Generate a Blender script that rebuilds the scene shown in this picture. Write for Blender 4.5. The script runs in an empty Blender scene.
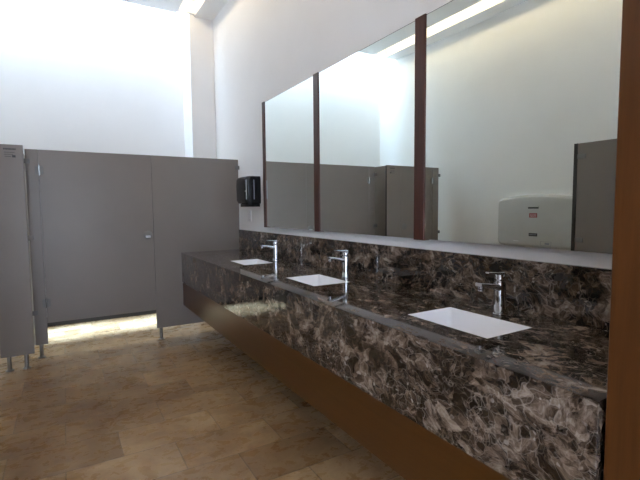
import bpy, bmesh, math, random
from mathutils import Vector, Matrix
random.seed(7)
SC = bpy.context.scene
COL = SC.collection

# ------------------------------------------------------------------ materials
def new_mat(name):
    m = bpy.data.materials.new(name); m.use_nodes = True
    nt = m.node_tree; nt.nodes.clear()
    out = nt.nodes.new('ShaderNodeOutputMaterial')
    b = nt.nodes.new('ShaderNodeBsdfPrincipled')
    nt.links.new(b.outputs[0], out.inputs[0])
    return m, nt, b
def N(nt, t, **kw):
    n = nt.nodes.new(t)
    for k, v in kw.items(): setattr(n, k, v)
    return n
def ramp(nt, fac, stops, interp='LINEAR'):
    r = N(nt, 'ShaderNodeValToRGB'); r.color_ramp.interpolation = interp
    e = r.color_ramp.elements
    while len(e) < len(stops): e.new(0.5)
    for el, (p, c) in zip(e, stops):
        el.position = p; el.color = (c[0], c[1], c[2], 1) if not isinstance(c, (int, float)) else (c, c, c, 1)
    nt.links.new(fac, r.inputs[0]); return r.outputs[0]
def mathn(nt, op, a, b=None, c=None):
    n = N(nt, 'ShaderNodeMath', operation=op)
    for i, v in enumerate((a, b, c)):
        if v is None: continue
        if isinstance(v, (int, float)): n.inputs[i].default_value = v
        else: nt.links.new(v, n.inputs[i])
    return n.outputs[0]
def mix(nt, fac, a, b, mode='MIX'):
    n = N(nt, 'ShaderNodeMix', data_type='RGBA', blend_type=mode)
    for s, v in ((n.inputs[0], fac), (n.inputs[6], a), (n.inputs[7], b)):
        if isinstance(v, (int, float)): s.default_value = v
        elif isinstance(v, tuple): s.default_value = (*v, 1)
        else: nt.links.new(v, s)
    return n.outputs[2]
def noise(nt, vec, scale, detail=4, rough=.55, dist=0):
    n = N(nt, 'ShaderNodeTexNoise'); n.inputs['Scale'].default_value = scale
    n.inputs['Detail'].default_value = detail; n.inputs['Roughness'].default_value = rough
    n.inputs['Distortion'].default_value = dist
    if vec is not None: nt.links.new(vec, n.inputs['Vector'])
    return n
def bump(nt, b, h, strength, dist=.01):
    n = N(nt, 'ShaderNodeBump'); n.inputs['Strength'].default_value = strength
    n.inputs['Distance'].default_value = dist
    nt.links.new(h, n.inputs['Height']); nt.links.new(n.outputs[0], b.inputs['Normal'])
def pos(nt):
    return N(nt, 'ShaderNodeNewGeometry').outputs['Position']
def plain(name, col, rough=.5, metal=0, spec=.5, var=.06, nscale=9, bmp=0, coat=0):
    m, nt, b = new_mat(name)
    n = noise(nt, pos(nt), nscale, 3)
    lo = tuple(c * (1 - var) for c in col); hi = tuple(min(1, c * (1 + var)) for c in col)
    nt.links.new(ramp(nt, n.outputs[0], [(.3, lo), (.7, hi)]), b.inputs['Base Color'])
    b.inputs['Roughness'].default_value = rough; b.inputs['Metallic'].default_value = metal
    b.inputs['Specular IOR Level'].default_value = spec
    b.inputs['Coat Weight'].default_value = coat
    if bmp:
        n2 = noise(nt, pos(nt), nscale * 14, 2); bump(nt, b, n2.outputs[0], bmp, .002)
    return m

PLASTER = plain('white_plaster', (.80, .795, .80), .75, spec=.2, var=.02, nscale=1.6, bmp=.12)
CEILP = plain('ceiling_paint', (.80, .80, .80), .8, spec=.2, var=.015, nscale=1.5)
LAMINATE = plain('grey_brown_laminate', (.212, .184, .166), .36, spec=.4, var=.03, nscale=3, bmp=.05)
EDGEDARK = plain('dark_panel_edge', (.03, .026, .025), .5)
CHROME = plain('polished_chrome', (.60, .61, .63), .07, metal=1, var=.02)
STEEL = plain('brushed_steel', (.33, .32, .31), .35, metal=1, var=.05, nscale=40)
DULLSTEEL = plain('dull_steel', (.20, .195, .19), .5, metal=.5, var=.05)
CERAMIC = plain('white_ceramic', (.90, .90, .93), .12, spec=.5, var=.01)
BLACKP = plain('black_gloss_plastic', (.006, .007, .010), .24, spec=.3, var=.1)
GREYP = plain('silver_grey_plastic', (.34, .36, .40), .25, var=.05)
DARKIN = plain('dark_recess', (.01, .01, .01), .6)
CSPLASTIC = plain('pale_grey_plastic', (.54, .54, .53), .5, spec=.3, var=.02, bmp=.05)
WHITEP = plain('white_plastic', (.72, .72, .74), .4, var=.02)
REDP = plain('red_label', (.32, .03, .035), .5, var=.1)
BLACKL = plain('black_label', (.02, .02, .02), .5)
INK = plain('grey_ink', (.05, .048, .05), .6)
PALEINK = plain('pale_ink', (.62, .55, .55), .6)
BACKING = plain('backing_and_edge_shadow', (.05, .055, .055), .35)

m, nt, b = new_mat('mirror_glass')
n = noise(nt, pos(nt), 2)
nt.links.new(ramp(nt, n.outputs[0], [(.3, (.86, .92, .875)), (.7, (.87, .925, .88))]), b.inputs['Base Color'])
b.inputs['Metallic'].default_value = 1; b.inputs['Roughness'].default_value = .003
MIRROR = m
nt = PLASTER.node_tree; b = [n for n in nt.nodes if n.type == 'BSDF_PRINCIPLED'][0]
mp = N(nt, 'ShaderNodeMapping'); nt.links.new(pos(nt), mp.inputs[0]); mp.inputs['Scale'].default_value = (1, 1, 2.6)
bump(nt, b, noise(nt, mp.outputs[0], 3.2, 5, .55, .8).outputs[0], .07, .03)

def wood(name, dark, light, rough, axis='Z', scale=6):
    m, nt, b = new_mat(name)
    mp = N(nt, 'ShaderNodeMapping'); nt.links.new(pos(nt), mp.inputs[0])
    s = [scale * 6] * 3; s['XYZ'.index(axis)] = scale * .35
    mp.inputs['Scale'].default_value = s
    n1 = noise(nt, mp.outputs[0], 1.0, 5, .6, .6)
    n2 = noise(nt, mp.outputs[0], 5.0, 3, .7)
    f = mathn(nt, 'MULTIPLY_ADD', n2.outputs[0], .35, mathn(nt, 'MULTIPLY', n1.outputs[0], .65))
    nt.links.new(ramp(nt, f, [(.32, dark), (.68, light)]), b.inputs['Base Color'])
    b.inputs['Roughness'].default_value = rough; b.inputs['Specular IOR Level'].default_value = .28
    bump(nt, b, f, .06, .002)
    return m
WOODSKIRT = wood('brown_veneer', (.070, .026, .0062), (.092, .036, .0085), .30, 'Y', 4)
WOODPANEL = wood('reddish_brown_veneer', (.058, .0195, .005), (.088, .032, .0085), .33, 'Z', 4)
WOODPOST = wood('dark_mahogany', (.045, .017, .013), (.085, .030, .020), .4, 'Z', 8)

def marble():
    m, nt, b = new_mat('dark_emperador_marble')
    P = pos(nt)
    mp = N(nt, 'ShaderNodeMapping'); nt.links.new(P, mp.inputs[0])
    mp.inputs['Rotation'].default_value = (.6, .35, .25); mp.inputs['Scale'].default_value = (1.9, 1.25, 1.55)
    def warp(vec, scale, amt):
        wn = noise(nt, vec, scale, 3, .6)
        sb = N(nt, 'ShaderNodeVectorMath', operation='SUBTRACT'); nt.links.new(wn.outputs['Color'], sb.inputs[0]); sb.inputs[1].default_value = (.5, .5, .5)
        wo = N(nt, 'ShaderNodeVectorMath', operation='MULTIPLY_ADD')
        nt.links.new(sb.outputs[0], wo.inputs[0]); wo.inputs[1].default_value = (amt, amt, amt)
        nt.links.new(vec, wo.inputs[2]); return wo.outputs[0]
    V = warp(warp(mp.outputs[0], 2.2, .30), 9, .09)
    def ridge(scale, width, detail=2):
        n_ = noise(nt, V, scale, detail, .5).outputs[0]
        r_ = mathn(nt, 'ABSOLUTE', mathn(nt, 'SUBTRACT', n_, .5))
        return ramp(nt, r_, [(0, 1), (width, 0)])
    def cells(scale, w1):
        v = N(nt, 'ShaderNodeTexVoronoi', feature='DISTANCE_TO_EDGE'); v.inputs['Scale'].default_value = scale
        nt.links.new(V, v.inputs['Vector'])
        return ramp(nt, v.outputs['Distance'], [(0, 1), (w1, 0)])
    cloud = noise(nt, V, 6.0, 9, .74, .3).outputs[0]
    m1 = ramp(nt, noise(nt, V, 4.2, 4, .65).outputs[0], [(.42, 0), (.60, 1)])
    m2 = ramp(nt, noise(nt, V, 8.5, 4, .65, .3).outputs[0], [(.40, 0), (.60, 1)])
    def frag(scale):
        v = N(nt, 'ShaderNodeTexVoronoi'); v.inputs['Scale'].default_value = scale
        nt.links.new(V, v.inputs['Vector'])
        sx = N(nt, 'ShaderNodeSeparateColor'); nt.links.new(v.outputs['Color'], sx.inputs[0]); return sx.outputs[0]
    # broken fragments of different brown, tipped by the cloud
    f = mathn(nt, 'ADD', cloud, mathn(nt, 'MULTIPLY', mathn(nt, 'SUBTRACT', frag(13), .5), .13))
    f = mathn(nt, 'ADD', f, mathn(nt, 'MULTIPLY', mathn(nt, 'SUBTRACT', frag(31), .5), .12))
    base = ramp(nt, f, [(.36, (.008, .005, .0032)), (.46, (.024, .0145, .009)), (.525, (.072, .049, .034)), (.60, (.165, .123, .093)), (.70, (.33, .275, .23))])
    def over(c, f, k, col): return mix(nt, mathn(nt, 'MULTIPLY', f, k), c, col)
    c = over(base, mathn(nt, 'MULTIPLY', cells(31, .07), m2), .40, (.26, .215, .185))
    c = over(c, mathn(nt, 'MULTIPLY', cells(13, .035), m1), .55, (.36, .31, .275))
    c = over(c, mathn(nt, 'MULTIPLY', ridge(8, .012), m2), .45, (.40, .35, .31))
    sp = N(nt, 'ShaderNodeTexVoronoi'); sp.inputs['Scale'].default_value = 19; nt.links.new(V, sp.inputs['Vector'])
    c = over(c, mathn(nt, 'MULTIPLY', ramp(nt, sp.outputs['Distance'], [(.13, 1), (.19, 0)]), m1), .55, (.48, .44, .41))
    nt.links.new(c, b.inputs['Base Color'])
    b.inputs['Roughness'].default_value = .045; b.inputs['Specular IOR Level'].default_value = .6
    return m
MARBLE = marble()

def travertine():
    m, nt, b = new_mat('travertine_floor_tiles')
    P = pos(nt); sx = N(nt, 'ShaderNodeSeparateXYZ'); nt.links.new(P, sx.inputs[0])
    W_, H_ = .52, .29
    v = mathn(nt, 'DIVIDE', mathn(nt, 'SUBTRACT', sx.outputs[1], 2.97 - 20 * H_), H_)
    row = mathn(nt, 'FLOOR', v)
    off = mathn(nt, 'MULTIPLY', mathn(nt, 'MODULO', row, 2), .5)
    u = mathn(nt, 'ADD', mathn(nt, 'DIVIDE', mathn(nt, 'SUBTRACT', sx.outputs[0], -.05 - 20 * W_ + W_ * .5), W_), off)
    col = mathn(nt, 'FLOOR', u)
    fu = mathn(nt, 'FRACT', u); fv = mathn(nt, 'FRACT', v)
    du = mathn(nt, 'MULTIPLY', mathn(nt, 'MINIMUM', fu, mathn(nt, 'SUBTRACT', 1, fu)), W_)
    dv = mathn(nt, 'MULTIPLY', mathn(nt, 'MINIMUM', fv, mathn(nt, 'SUBTRACT', 1, fv)), H_)
    d = mathn(nt, 'MINIMUM', du, dv)
    joint = ramp(nt, d, [(.0014, 1), (.0042, 0)])
    cc = N(nt, 'ShaderNodeCombineXYZ'); nt.links.new(col, cc.inputs[0]); nt.links.new(row, cc.inputs[1])
    wn = N(nt, 'ShaderNodeTexWhiteNoise', noise_dimensions='2D'); nt.links.new(cc.outputs[0], wn.inputs['Vector'])
    sh = N(nt, 'ShaderNodeVectorMath', operation='MULTIPLY_ADD')
    nt.links.new(wn.outputs['Color'], sh.inputs[0]); sh.inputs[1].default_value = (9, 9, 9); nt.links.new(P, sh.inputs[2])
    mp = N(nt, 'ShaderNodeMapping'); nt.links.new(sh.outputs[0], mp.inputs[0]); mp.inputs['Scale'].default_value = (1.0, 1.35, 1)
    n1 = noise(nt, mp.outputs[0], 2.8, 8, .60, .6).outputs[0]
    n2 = noise(nt, mp.outputs[0], 11, 6, .68, .4).outputs[0]
    base = ramp(nt, n1, [(.32, (.19, .108, .048)), (.46, (.305, .194, .097)), (.62, (.42, .30, .172))])
    blot = ramp(nt, n2, [(.50, 0), (.66, 1)])
    base = mix(nt, mathn(nt, 'MULTIPLY', blot, ramp(nt, n1, [(.38, .55), (.56, .15)])), base, (.135, .074, .033))
    tint = ramp(nt, wn.outputs['Value'], [(0, (.68, .58, .48)), (.35, (.95, .87, .77)), (.7, (1.08, 1.0, .90)), (1, (1.18, 1.12, 1.02))])
    base = mix(nt, 1.0, base, tint, 'MULTIPLY')
    base = mix(nt, mathn(nt, 'MULTIPLY', joint, .85), base, (.09, .055, .03))
    nt.links.new(base, b.inputs['Base Color'])
    nt.links.new(ramp(nt, n2, [(.3, .22), (.7, .36)]), b.inputs['Roughness'])
    b.inputs['Specular IOR Level'].default_value = .5
    hh = mathn(nt, 'SUBTRACT', mathn(nt, 'MULTIPLY', n2, .25), joint)
    bump(nt, b, hh, .25, .002)
    return m
FLOORM = travertine()

m = bpy.data.materials.new('warm_light_tape'); m.use_nodes = True
nt = m.node_tree; nt.nodes.clear()
o_ = nt.nodes.new('ShaderNodeOutputMaterial'); e_ = nt.nodes.new('ShaderNodeEmission')
e_.inputs[0].default_value = (1.0, .80, .50, 1); e_.inputs[1].default_value = 15
nt.links.new(e_.outputs[0], o_.inputs[0])
TAPE = m

# ------------------------------------------------------------------ mesh helpers (world coordinates)
def bm_new(): return bmesh.new()
def box(bm, x0, x1, y0, y1, z0, z1, bev=0, seg=2):
    r = bmesh.ops.create_cube(bm, size=1)
    vs = r['verts']
    for v in vs:
        v.co = Vector(((x0 + x1) / 2 + v.co.x * (x1 - x0), (y0 + y1) / 2 + v.co.y * (y1 - y0), (z0 + z1) / 2 + v.co.z * (z1 - z0)))
    if bev:
        es = list({e for v in vs for e in v.link_edges})
        bmesh.ops.bevel(bm, geom=es, offset=bev, segments=seg, affect='EDGES', profile=.5)
    return bm
def rings(bm, loops, close0=True, close1=True):
    prev = None; first = None
    for L in loops:
        vs = [bm.verts.new(p) for p in L]
        if prev:
            n = len(vs)
            for i in range(n):
                bm.faces.new((prev[i], prev[(i + 1) % n], vs[(i + 1) % n], vs[i]))
        else: first = vs
        prev = vs
    if close0: bm.faces.new(list(reversed(first)))
    if close1: bm.faces.new(prev)
    return bm
def lathe(bm, p, axis, prof, seg=20):
    """prof: list of (distance along axis, radius)"""
    a = Vector(axis).normalized()
    u = a.orthogonal().normalized(); w = a.cross(u)
    L = [[Vector(p) + a * t + (u * math.cos(2 * math.pi * i / seg) + w * math.sin(2 * math.pi * i / seg)) * max(r, .0004) for i in range(seg)] for t, r in prof]
    return rings(bm, L)
def rrect(w, h, r, n=5):
    pts = []
    for cx, cy, a0 in ((w / 2 - r, h / 2 - r, 0), (-w / 2 + r, h / 2 - r, 90), (-w / 2 + r, -h / 2 + r, 180), (w / 2 - r, -h / 2 + r, 270)):
        for i in range(n + 1):
            a = math.radians(a0 + 90 * i / n); pts.append((cx + r * math.cos(a), cy + r * math.sin(a)))
    return pts
def slab_holes(bm, xs, ys, holes, z0, z1):
    """grid slab; holes = set of (i,j) cells left open"""
    T = {}; B = {}
    for i, x in enumerate(xs):
        for j, y in enumerate(ys):
            T[i, j] = bm.verts.new((x, y, z1)); B[i, j] = bm.verts.new((x, y, z0))
    full = {(i, j) for i in range(len(xs) - 1) for j in range(len(ys) - 1)} - set(holes)
    for i, j in full:
        bm.faces.new((T[i, j], T[i + 1, j], T[i + 1, j + 1], T[i, j + 1]))
        bm.faces.new((B[i, j], B[i, j + 1], B[i + 1, j + 1], B[i + 1, j]))
        for (a, c, nb) in (((i, j), (i + 1, j), (i, j - 1)), ((i + 1, j), (i + 1, j + 1), (i + 1, j)), ((i + 1, j + 1), (i, j + 1), (i, j + 1)), ((i, j + 1), (i, j), (i - 1, j))):
            if nb not in full: bm.faces.new((T[a], B[a], B[c], T[c]))
    return bm
def obj(name, bm, mat, parent=None, smooth=False, loc=None):
    """link bm as one mesh object; loc = its own origin in the world when it has no parent"""
    org = Vector((0, 0, 0))
    if parent is not None:
        q = parent
        while q: org += q.location; q = q.parent
    elif loc is not None: org = Vector(loc)
    bmesh.ops.recalc_face_normals(bm, faces=bm.faces)
    bmesh.ops.translate(bm, verts=bm.verts, vec=-org)
    me = bpy.data.meshes.new(name); bm.to_mesh(me); bm.free()
    me.materials.append(mat)
    if smooth:
        for p in me.polygons: p.use_smooth = True
        me.set_sharp_from_angle(angle=math.radians(38))
    o = bpy.data.objects.new(name, me); COL.objects.link(o)
    if parent is not None: o.parent = parent
    elif loc is not None: o.location = loc
    return o
def tag(o, label, cat, group=None):
    o['label'] = label; o['category'] = cat
    if group: o['group'] = group
    return o
def thing(name, label, cat, loc, group=None):
    o = bpy.data.objects.new(name, None); COL.objects.link(o); o.location = loc
    o.empty_display_size = .1
    return tag(o, label, cat, group)
def struct(name, bm, mat):
    o = obj(name, bm, mat); o['kind'] = 'structure'; return o
def copy_tree(o, parent=None):
    c = o.copy(); COL.objects.link(c)
    if parent: c.parent = parent
    for ch in list(o.children): copy_tree(ch, c)
    return c

# ------------------------------------------------------------------ the room
XL, XR, YF, YB, YS, ZC = -1.28, 1.62, -2.3, 5.60, 5.20, 3.51
T = .12
ZT = 4.15
struct('floor', box(bm_new(), XL - T, XR + T, YF - T, YB + T, -.1, 0), FLOORM)
struct('wall_right', box(bm_new(), XR, XR + T, YF - T, YB + T, 0, ZT), PLASTER)
struct('wall_left', box(bm_new(), XL - T, XL, YF - T, YB + T, 0, ZT), PLASTER)
struct('wall_back', box(bm_new(), XL, XR, YB, YB + T, 0, ZT), PLASTER)
struct('wall_front', box(bm_new(), XL, XR, YF - T, YF, 0, ZT), PLASTER)
struct('baseboard_back', box(bm_new(), XL, 1.342, YB - .012, YB, 0, .10), EDGEDARK)
# wide pier closing the right end of the skylit slot
struct('trim_1', box(bm_new(), 1.343, XR, YS, YB, 0, ZT), PLASTER)
# dropped ceiling: middle field, two border strips and the roof over the light troughs
bm = bm_new()
SR0, SR1, SL0, SL1 = 1.203, 1.402, -1.06, -.84
box(bm, SL1, SR0, YF, YS, ZC, ZC + .16)
box(bm, SR1, XR, YF, YS, ZC, ZC + .16)
box(bm, XL, SL0, YF, YS, ZC, ZC + .16)
box(bm, XL, XR, YF, YS - .1, ZC + .16, ZC + .26)
box(bm, XL, XR, YS - .1, YS, ZC + .16, ZT)       # upstand of the skylight shaft
box(bm, SR0, SR1, YS - .03, YS, ZC + .02, ZC + .16)
box(bm, SL0, SL1, YS - .03, YS, ZC + .02, ZC + .16)
struct('ceiling', bm, CEILP)

# light tapes hidden in the two ceiling troughs
def cove(x0, x1, side, label):
    t = thing('cove_light', label, 'light', ((x0 + x1) / 2, 1.4, ZC + .16), 'recessed ceiling light lines')
    xi = x0 if side > 0 else x1
    obj('housing', box(bm_new(), xi + side * .002, xi + side * .012, YF + .05, YS - .05, ZC + .085, ZC + .15), WHITEP, t)
    obj('light_tape', box(bm_new(), xi + side * .013, xi + side * .017, YF + .06, YS - .06, ZC + .09, ZC + .145), TAPE, t)
cove(SR0, SR1, 1, 'warm light line in the ceiling trough above the mirror wall')
cove(SL0, SL1, -1, 'white light line in the ceiling trough seen in the mirror')

# ------------------------------------------------------------------ vanity
XF, YN, YE = .993, .484, 4.4155
YP = 4.417                     # front face of the corner cubicle
XW = 1.60
ZTOP = .85
sinks = [(1.108, .385), (2.235, .36), (3.30, .34)]
SX0, SX1 = 1.172, 1.418
v = thing('marble_vanity', 'long floating vanity of dark veined brown marble with brown wood skirt', 'vanity counter', ((XF + XW) / 2, (YN + YE) / 2, .319))
ys = sorted([YN, YE] + [c + s * w / 2 for c, w in sinks for s in (-1, 1)])
xs = [XF, SX0, SX1, XR - .0005]
holes = [(1, j) for j in range(len(ys) - 1) if any(abs((ys[j] + ys[j + 1]) / 2 - c) < .01 for c, w in sinks)]
obj('countertop', slab_holes(bm_new(), xs, ys, holes, ZTOP - .02, ZTOP), MARBLE, v)
bm = bm_new(); box(bm, XF, XF + .022, YN, YE, .552, ZTOP - .0202, .0008, 1)
obj('apron', bm, MARBLE, v)
bm = bm_new(); box(bm, XF + .0225, XR - .001, YN, YN + .02, .552, ZTOP - .0202)
obj('end_panel', bm, MARBLE, v)['label'] = 'marble end panel at the near end'
bm = bm_new(); box(bm, XF + .004, XF + .0222, YN, YE, .319, .5515, .001, 1)
obj('wood_skirt', bm, WOODSKIRT, v)['label'] = 'smooth brown wood skirt below the marble'
bm = bm_new(); box(bm, XF + .0224, XR - .001, YN, YE, .319, .337)
obj('underside_board', bm, WOODSKIRT, v)
b_ = obj('backsplash', box(bm_new(), XW, XR - .0005, YN, YP - .0008, ZTOP + .0006, 1.061, .0012, 1), MARBLE, loc=(XR, (YN + YE) / 2, ZTOP))
tag(b_, 'dark brown marble backsplash strip along the wall behind the faucets', 'backsplash')

sink_labels = ['white rectangular undermount basin nearest the tall wood panel', 'white rectangular undermount basin, middle one of the marble counter', 'white rectangular undermount basin nearest the grey cubicle wall']
fauc_labels = ['chrome lever faucet behind the basin nearest the tall wood panel', 'chrome lever faucet behind the middle basin', 'chrome lever faucet behind the basin nearest the grey cubicle wall']
def make_sink(i, c, w):
    cx = (SX0 + SX1) / 2; dx = SX1 - SX0
    t = thing('washbasin', sink_labels[i], 'sink', (cx, c, .70), 'undermount basins in the marble counter')
    def L(W_, D_, r, z): return [(cx + a, c + bb, z) for a, bb in rrect(W_, D_, r)]
    zt = ZTOP - .0008
    lo = [L(dx - .001, w - .001, .006, zt), L(dx - .001, w - .001, .006, .80),
          L(dx - .006, w - .006, .05, .70), L(dx - .09, w - .09, .06, .682),
          ]
    li = [L(dx - .009, w - .009, .008, zt), L(dx - .011, w - .011, .012, zt - .01), L(dx - .018, w - .014, .03, .735), L(dx - .045, w - .045, .05, .708), L(dx - .11, w - .11, .05, .698), L(.05, .05, .0245, .694)]
    bm = bm_new()
    rings(bm, list(reversed(lo)) + li)
    obj('bowl', bm, CERAMIC, t, True)
    d = obj('drain', lathe(bm_new(), (cx, c, .693), (0, 0, 1), [(.0015, .0), (.0015, .019), (.004, .021), (.006, .018), (.0055, .012), (.007, .0)]), CHROME, t, True)
    d['label'] = 'chrome drain'
def make_faucet():
    x, y, z = 1.485, 0, ZTOP
    t = thing('faucet', '', 'faucet', (x, y, z), 'chrome faucets along the backsplash')
    obj('base_ring', lathe(bm_new(), (x, y, z + .0004), (0, 0, 1), [(0, .0), (0, .027), (.004, .027), (.007, .0245), (.007, 0)], 28), CHROME, t, True)
    obj('body', lathe(bm_new(), (x, y, z + .0075), (0, 0, 1), [(0, 0), (0, .025), (.06, .0235), (.118, .0235), (.124, .0225), (.124, 0)], 28), CHROME, t, True)
    # spout: flat arm leaning towards the basin, tip turned down
    bm = bm_new()
    def sec(cx, cz, w, h, tilt):
        out = []
        for a, bb in rrect(w, h, min(w, h) * .3, 3):
            out.append((cx + bb * math.sin(tilt), y + a, cz + bb * math.cos(tilt)))
        return out
    rings(bm, [sec(x - .012, z + .108, .034, .030, 0), sec(x - .05, z + .1185, .032, .022, .05), sec(x - .10, z + .1285, .030, .016, .05), sec(x - .128, z + .1315, .030, .014, .05)])
    sp = obj('spout', bm, CHROME, t, True)
    obj('aerator', lathe(bm_new(), (x - .114, y, z + .1225), (0, 0, -1), [(0, 0), (0, .0125), (.012, .0125), (.016, .0115), (.016, 0)], 20), CHROME, sp, True)
    obj('collar', lathe(bm_new(), (x, y, z + .1325), (0, 0, 1), [(0, 0), (0, .021), (.004, .0225), (.022, .0225), (.028, .020), (.030, 0)], 28), CHROME, t, True)
    bm = bm_new()
    rings(bm, [sec(x + .012, z + .166, .026, .010, 0), sec(x - .02, z + .167, .024, .010, -.08), sec(x - .058, z + .171, .020, .008, -.08), sec(x - .078, z + .1735, .016, .006, -.08)])
    obj('lever', bm, CHROME, t, True)
    return t
for i, (c, w) in enumerate(sinks): make_sink(i, c, w)
f0 = make_faucet()
for i, yy in enumerate((1.105, 2.205, 3.235)):
    f = f0 if i == 0 else copy_tree(f0)
    f.location.y = yy; f['label'] = fauc_labels[i]

# ------------------------------------------------------------------ mirrors and the wooden posts between them
ZM0, ZM1 = 1.117, 2.226
XM = 1.583
posts = [(3.632, 3.683), (2.680, 2.751), (1.630, 1.703)]
post_labels = ['narrow dark wood post at the far end of the mirrors', 'narrow dark wood post between the first and second mirror from the cubicles', 'reddish dark wood post between the middle mirror and the largest mirror']
for (a, c), lb in zip(posts, post_labels):
    o = obj('mirror_post', box(bm_new(), XM - .006, XR, a, c, ZM0 - .006, ZM1 + .008, .0015, 1), WOODPOST, loc=(XR, (a + c) / 2, ZM0))
    tag(o, lb, 'wood post', 'wooden posts of the mirror wall')
spans = [(2.752, 3.631), (1.704, 2.679), (.487, 1.629)]
mlab = ['wall mirror panel nearest the black dispenser', 'middle wall mirror panel between two dark wood posts', 'largest wall mirror panel, reaching to the tall wood panel']
for (a, c), lb in zip(spans, mlab):
    t = thing('wall_mirror', lb, 'mirror', (XR, (a + c) / 2, ZM0), 'mirrors above the marble counter')
    obj('glass', box(bm_new(), XM, XM + .006, a, c, ZM0, ZM1), MIRROR, t)
    obj('backing_board', box(bm_new(), XM + .0064, XR - .0005, a, c, ZM0 + .002, ZM1 + .006), BACKING, t)  # backing; its dark lip above the glass stands in for the mirror's edge shadow

# ------------------------------------------------------------------ tall wood unit at the near end
t = thing('wood_panel', 'tall reddish brown wood panel standing at the near end of the vanity', 'wood panel', (1.31, .2, 0))
obj('side_face', box(bm_new(), 1.003, XR - .001, -.40, .473, .08, 2.9, .0015, 1), WOODPANEL, t)
obj('plinth', box(bm_new(), 1.02, XR - .001, -.39, .46, 0, .0795), DARKIN, t)

# ------------------------------------------------------------------ paper towel dispenser and wall outlet
dy0, dy1, dz0, dz1, dx0 = 3.840, 4.125, 1.300, 1.588, 1.465
t = thing('paper_towel_dispenser', 'black paper towel dispenser on the wall left of the mirrors', 'paper towel dispenser', (XR, (dy0 + dy1) / 2, dz0))
bm = bm_new()
prof = []
cy = (dy0 + dy1) / 2; hw = (dy1 - dy0) / 2
# plan outline with rounded front corners, lofted with slightly narrowed top and bottom
def plan(k, dz, xin):
    pts = [(XR - .0008, cy - hw * k), ]
    r = .045
    for i in range(7):
        a = math.radians(90 * i / 6); pts.append((dx0 + xin + r - r * math.sin(a), cy - hw * k + r - r * math.cos(a)))
    for i in range(7):
        a = math.radians(90 * i / 6); pts.append((dx0 + xin + r - r * math.cos(a), cy + hw * k - r + r * math.sin(a)))
    pts.append((XR - .0008, cy + hw * k))
    return [(p[0], p[1], dz) for p in pts]
rings(bm, [plan(.93, dz0 + .03, .045), plan(.97, dz0 + .034, .02), plan(1, dz0 + .06, .004), plan(1, dz0 + .2, 0), plan(1, dz1 - .03, .004), plan(.98, dz1 - .008, .018), plan(.93, dz1, .035)])
obj('cover', bm, BLACKP, t, True)
bm = bm_new(); box(bm, dx0 + .03, XR - .001, cy - hw * .86, cy + hw * .55, dz0, dz0 + .0295, .004)
obj('outlet_chute', bm, BLACKP, t, True)
for yy, xx, nm in ((dy0 + .012, dx0 + .0135, 0), (dy0 + .0004, dx0 + .085, 1)):
    s_ = obj('trim_strip', box(bm_new(), xx - .004, xx + .004, yy - .004, yy + .006, dz0 + .07, dz1 - .035, .0015, 1), GREYP, t)
    s_['label'] = 'silver grey trim strip'
k_ = obj('lock', lathe(bm_new(), (dx0 + .012, dy0 + .020, dz0 + .145), (-.7, -.7, 0), [(0, 0), (0, .009), (.005, .009), (.007, .006), (.007, 0)], 16), CHROME, t, True)
k_['label'] = 'round chrome lock'

t = thing('wall_outlet', 'small white wall outlet below the black dispenser', 'wall outlet', (XR, 4.13, 1.21))
obj('plate', box(bm_new(), XR - .008, XR - .0005, 4.09, 4.17, 1.155, 1.27, .003), WHITEP, t, True)
for zz in (1.19, 1.235):
    obj('socket', box(bm_new(), XR - .0098, XR - .0082, 4.113, 4.147, zz - .014, zz + .014, .0006, 1), WHITEP, t)

# ------------------------------------------------------------------ toilet cubicles
PT = .025
ZP0, ZP1, ZD0 = .115, 1.80, .30
YP = 4.417                     # front face of the corner cubicle
YQ = 4.176                     # front face of the cubicle left of it
def foot(parent, x, y, z1=ZP0):
    f_ = obj('foot', lathe(bm_new(), (x, y, .0004), (0, 0, 1), [(0, 0), (0, .030), (.005, .030), (.009, .022), (.011, .0155), (z1 - .0006, .0155), (z1 - .0006, 0)], 18), STEEL, parent, True)
    f_['label'] = 'short steel foot'
def panel(name, parent, x0, x1, y0, y1, z0, z1):
    o = obj(name, box(bm_new(), x0, x1, y0, y1, z0, z1, .002, 1), LAMINATE, parent)
    o.data.materials.append(EDGEDARK)                   # dark core shows on the narrow edges
    thin = 0 if x1 - x0 < y1 - y0 else 1
    for p in o.data.polygons:
        if abs(p.normal[thin]) < .5: p.material_index = 1
    return o
def hinge(parent, x, y, z, s=1):
    """wrap hinge on a -y facing front, centred on the joint x"""
    bm = bm_new()
    box(bm, x - .030, x - .006, y - .008, y - .0004, z - .035, z + .035, .002, 1)
    box(bm, x + .006, x + .030, y - .008, y - .0004, z - .035, z + .035, .002, 1)
    obj('hinge_pin', lathe(bm_new(), (x, y - .0065, z - .042), (0, 0, 1), [(0, 0), (0, .0055), (.084, .0055), (.084, 0)], 14), CHROME, parent, True)['label'] = 'chrome hinge pin'
    h_ = obj('hinge', bm, DULLSTEEL, parent, False); h_['label'] = 'steel door hinge'
def clip(parent, x0, x1, y0, y1, z):
    c_ = obj('bracket', box(bm_new(), x0, x1, y0, y1, z - .020, z + .020, .003, 2), DULLSTEEL, parent, True); c_['label'] = 'small steel bracket'

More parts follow.
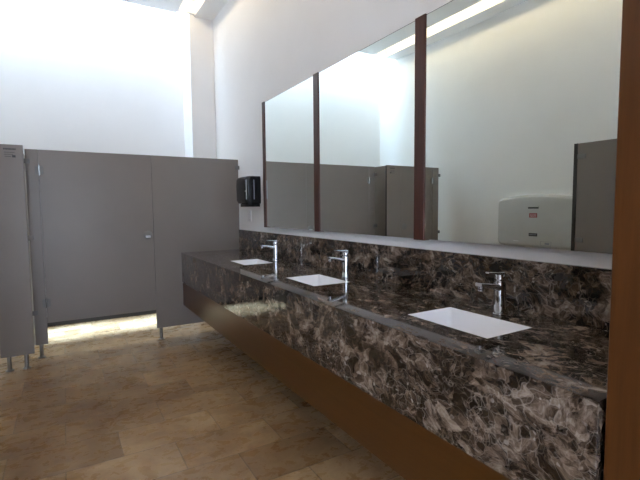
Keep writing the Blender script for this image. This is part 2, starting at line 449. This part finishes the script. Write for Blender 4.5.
# corner cubicle: hinge pilaster, door, wide fixed panel
t = thing('toilet_cubicle', 'grey corner toilet cubicle with wide door beside the far end of the vanity', 'toilet cubicle', (.66, YP, 0), 'grey toilet cubicles')
p_ = panel('pilaster', t, -.262, -.170, YP, YP + PT, ZP0, ZP1)
foot(p_, -.222, YP + PT / 2)
d_ = panel('door', t, -.1685, .7365, YP + .001, YP + PT - .001, ZD0, ZP1)
for zz in (1.625, .478): hinge(d_, -.166, YP, zz)
l_ = obj('latch', lathe(bm_new(), (.686, YP + .0006, 1.039), (0, -1, 0), [(0, 0), (0, .040), (.004, .040), (.008, .034), (.008, 0)], 28), DULLSTEEL, d_, True)
l_['label'] = 'round grey door latch'
p2 = panel('fixed_panel', t, .7385, 1.610, YP, YP + PT, ZP0, ZP1)
for xx in (.777, 1.50): foot(p2, xx, YP + PT / 2)
for zz in (1.715,): clip(p2, 1.575, XR - .0006, YP - .014, YP - .0005, zz)
bm = bm_new(); box(bm, .664, .708, YP - .0105, YP - .0078, 1.012, 1.034, .002, 1)
obj('indicator_window', bm, WHITEP, l_)['label'] = 'white indicator window of the latch'

# middle-left cubicle, stepped forward, shares the divider
t = thing('toilet_cubicle', 'grey toilet cubicle with small maker\'s label, stepped forward at the left', 'toilet cubicle', (-.7, YQ, 0), 'grey toilet cubicles')
p_ = panel('pilaster', t, -.484, -.259, YQ, YQ + PT, ZP0, ZP1)
for xx in (-.317, -.431): foot(p_, xx, YQ + PT / 2)
# maker's label: printed lines too small to read
bm = bm_new()
def dashes(x0, x1, z, h, n, gap=.3):
    w = (x1 - x0) / n
    for i in range(n):
        box(bm, x0 + i * w, x0 + i * w + w * (1 - gap), YQ - .0016, YQ - .0008, z - h / 2 * random.uniform(.75, 1), z + h / 2)
dashes(-.385, -.303, 1.764, .013, 9, .18)
dashes(-.380, -.312, 1.738, .006, 12, .35)
dashes(-.380, -.322, 1.722, .006, 10, .35)
dashes(-.378, -.335, 1.706, .006, 8, .3)
box(bm, -.330, -.308, YQ - .0016, YQ - .0008, 1.700, 1.718)
l2 = obj('maker_label', bm, INK, p_); l2['label'] = "small dark printed maker's label"
d_ = panel('door', t, -1.0285, -.4855, YQ + .001, YQ + PT - .001, ZD0, ZP1)
for zz in (1.625, .478): hinge(d_, -1.026, YQ, zz)
obj('latch', lathe(bm_new(), (-.545, YQ + .0006, 1.039), (0, -1, 0), [(0, 0), (0, .040), (.004, .040), (.008, .034), (.008, 0)], 24), DULLSTEEL, d_, True)
p3 = panel('pilaster', t, -1.139, -1.030, YQ, YQ + PT, ZP0, ZP1)
foot(p3, -1.085, YQ + PT / 2)
for zz in (1.70, .95): clip(p3, -1.160, -1.120, YQ - .012, YQ - .0005, zz)
dv = panel('divider_panel', t, -.318, -.293, YQ + PT + .001, YB - .012, .115, ZP1)
foot(dv, -.3055, 4.9)
for zz in (1.700, 1.050, .400): clip(dv, -.2925, -.232, YP - .013, YP - .0006, zz)
for zz in (1.715, 1.02): clip(dv, -.2928, -.280, YQ + PT + .01, YQ + PT + .05, zz)

# cubicle along the left wall, its side edge seen in the mirror
t = thing('toilet_cubicle', 'grey cubicle with dark panel edge, seen in the mirror right of the changing table', 'toilet cubicle', (-.9, 1.4, 0), 'grey toilet cubicles')
sp_ = panel('side_panel', t, XL + .012, -.588, 2.054, 2.081, ZP0, ZP1)
obj('edge_strip', box(bm_new(), -.5875, -.560, 2.054, 2.083, ZP0, ZP1 + .001), EDGEDARK, sp_)['label'] = 'dark edge strip of the side panel'
foot(sp_, -.75, 2.0675)
pf = panel('pilaster', t, -.588, -.563, 1.60, 2.0535, ZP0, ZP1)
for yy in (1.70, 1.98): foot(pf, -.5755, yy)
for zz in (1.690, .992): clip(pf, -.5625, -.551, 1.985, 2.050, zz)
df = panel('door', t, -.587, -.564, .92, 1.594, ZD0, ZP1)
panel('pilaster', t, -.588, -.563, .66, .914, ZP0, ZP1)
panel('side_panel', t, XL + .012, -.59, .66, .685, ZP0, ZP1)

# ------------------------------------------------------------------ baby changing table on the left wall
cy, hw = 2.838, .452
t = thing('changing_table', 'folded pale grey baby changing table mounted on the left wall', 'changing table', (XL, cy, .83))
def shell(scale_y, z0, z1, arch, r, x):
    pts = []
    w = hw * scale_y
    def arc(cx, cz, a0, a1, n=6):
        for i in range(n + 1):
            a = math.radians(a0 + (a1 - a0) * i / n); pts.append((cx + r * math.cos(a), cz + r * math.sin(a)))
    arc(w - r, z0 + r, -90, 0); arc(w - r, z1 - r, 0, 78)
    for i in range(1, 10):
        u = 1 - 2 * i / 10; pts.append((u * (w - r), z1 + arch * (1 - u * u)))
    arc(-w + r, z1 - r, 102, 180); arc(-w + r, z0 + r, 180, 270)
    return [(x, cy + a, c) for a, c in pts]
bm = bm_new()
rings(bm, [shell(1, .835, 1.375, .035, .06, XL + .0006), shell(1, .835, 1.375, .035, .06, XL + .045), shell(.985, .842, 1.368, .034, .055, XL + .052)])
obj('wall_frame', bm, CSPLASTIC, t, True)
bm = bm_new()
rings(bm, [shell(.985, .842, 1.366, .034, .055, XL + .0545), shell(.985, .842, 1.366, .034, .055, XL + .085), shell(.965, .852, 1.356, .033, .05, XL + .100), shell(.93, .868, 1.340, .032, .045, XL + .106)])
dr = obj('bed_panel', bm, CSPLASTIC, t, True)
xs_ = XL + .1062
h_ = obj('handle', box(bm_new(), xs_, xs_ + .012, cy - .065, cy + .065, 1.270, 1.283, .004), CSPLASTIC, dr, True)
obj('grip_recess', box(bm_new(), xs_, xs_ + .002, cy - .06, cy + .06, 1.255, 1.2695), DARKIN, dr)['label'] = 'dark grip recess under the handle'
rl = obj('warning_label', box(bm_new(), xs_, xs_ + .0015, cy - .045, cy + .045, 1.158, 1.205), REDP, dr); rl['label'] = 'red warning label'
bm = bm_new()
for k, (zz, n) in enumerate(((1.192, 6), (1.180, 8), (1.169, 7))):
    for i in range(n):
        y0_ = cy - .036 + i * .072 / n; box(bm, xs_ + .0017, xs_ + .0022, y0_, y0_ + .072 / n * .65, zz - .003, zz + .003)
obj('print', bm, PALEINK, rl)
bl = obj('name_label', box(bm_new(), xs_, xs_ + .0015, cy - .052, cy + .046, .957, .990), BLACKL, dr); bl['label'] = 'black label'
bm = bm_new()
for i in range(8):
    y0_ = cy - .04 + i * .010; box(bm, xs_ + .0017, xs_ + .0022, y0_, y0_ + .006, .969, .979)
obj('print', bm, GREYP, bl)
obj('strap_slot', box(bm_new(), xs_ - .002, xs_ + .002, 3.00, 3.07, .893, .900), WHITEP, dr)
bm = bm_new()
for (y0_, y1_, z0_, z1_) in ((2.63, 2.75, .905, .908), (2.63, 2.75, .862, .865), (2.63, 2.633, .862, .908), (2.747, 2.75, .862, .908), (2.65, 2.70, .875, .895)):
    box(bm, xs_ - .004, xs_ + .0015, y0_, y1_, z0_, z1_)
obj('dispenser_door', bm, GREYP, dr)

# ------------------------------------------------------------------ light
w = bpy.data.worlds.new('World'); SC.world = w; w.use_nodes = True
nt = w.node_tree; bg = nt.nodes['Background']
bg.inputs[0].default_value = (.70, .86, 1.0, 1); bg.inputs[1].default_value = 22
def area(name, loc, sx, sy, rot, energy, color, portal=False):
    l = bpy.data.lights.new(name, 'AREA'); l.shape = 'RECTANGLE'; l.size = sx; l.size_y = sy
    l.energy = energy; l.color = color
    if portal: l.cycles.is_portal = True
    o = bpy.data.objects.new(name, l); COL.objects.link(o); o.location = loc; o.rotation_euler = rot
    return o
area('skylight_portal', ((XL + 1.343) / 2, (YS + YB) / 2, ZT - .01), 1.343 - XL, YB - YS, (0, 0, 0), 1, (1, 1, 1), True)
area('rear_daylight_fill', (-.55, YF + .02, 1.25), 1.1, 2.1, (math.radians(90), 0, math.radians(180)), 135, (.70, .82, 1.0))  # cool fill added behind the camera at the solid front wall; no doorway built

sun = bpy.data.lights.new('sun', 'SUN'); sun.energy = 58; sun.angle = math.radians(7); sun.color = (.40, .64, 1)
so = bpy.data.objects.new('sun', sun); COL.objects.link(so); so.location = (0, 5.4, 6)
so.rotation_euler = Vector((0, -.058, -1)).to_track_quat('-Z', 'Y').to_euler()

# ------------------------------------------------------------------ camera
f, yaw, pitch, roll = 432.043, .533388, .0733833, -.00935
R_ = Vector((.86070309, -.50902184, -.0093252)); U_ = Vector((.0453284, .05837587, .99726506)); F_ = Vector((.50708533, .85877181, -.07331744))
cam = bpy.data.cameras.new('camera'); co = bpy.data.objects.new('camera', cam); COL.objects.link(co)
M_ = Matrix((R_, U_, -F_)).transposed().to_4x4(); M_.translation = Vector((0, 0, 1.28))
co.matrix_world = M_
cam.sensor_fit = 'HORIZONTAL'; cam.sensor_width = 36; cam.lens = f / 640 * 36; cam.clip_start = .02
SC.camera = co
SC.view_settings.view_transform = 'Standard'; SC.view_settings.look = 'None'
SC.view_settings.gamma = 1; SC.view_settings.use_curve_mapping = False
SC.view_settings.exposure = .04
SC.cycles.max_bounces = 14; SC.cycles.diffuse_bounces = 8; SC.cycles.glossy_bounces = 8
SC.cycles.sample_clamp_indirect = 12
SC.cycles.use_denoising = True
SC.cycles.caustics_reflective = True
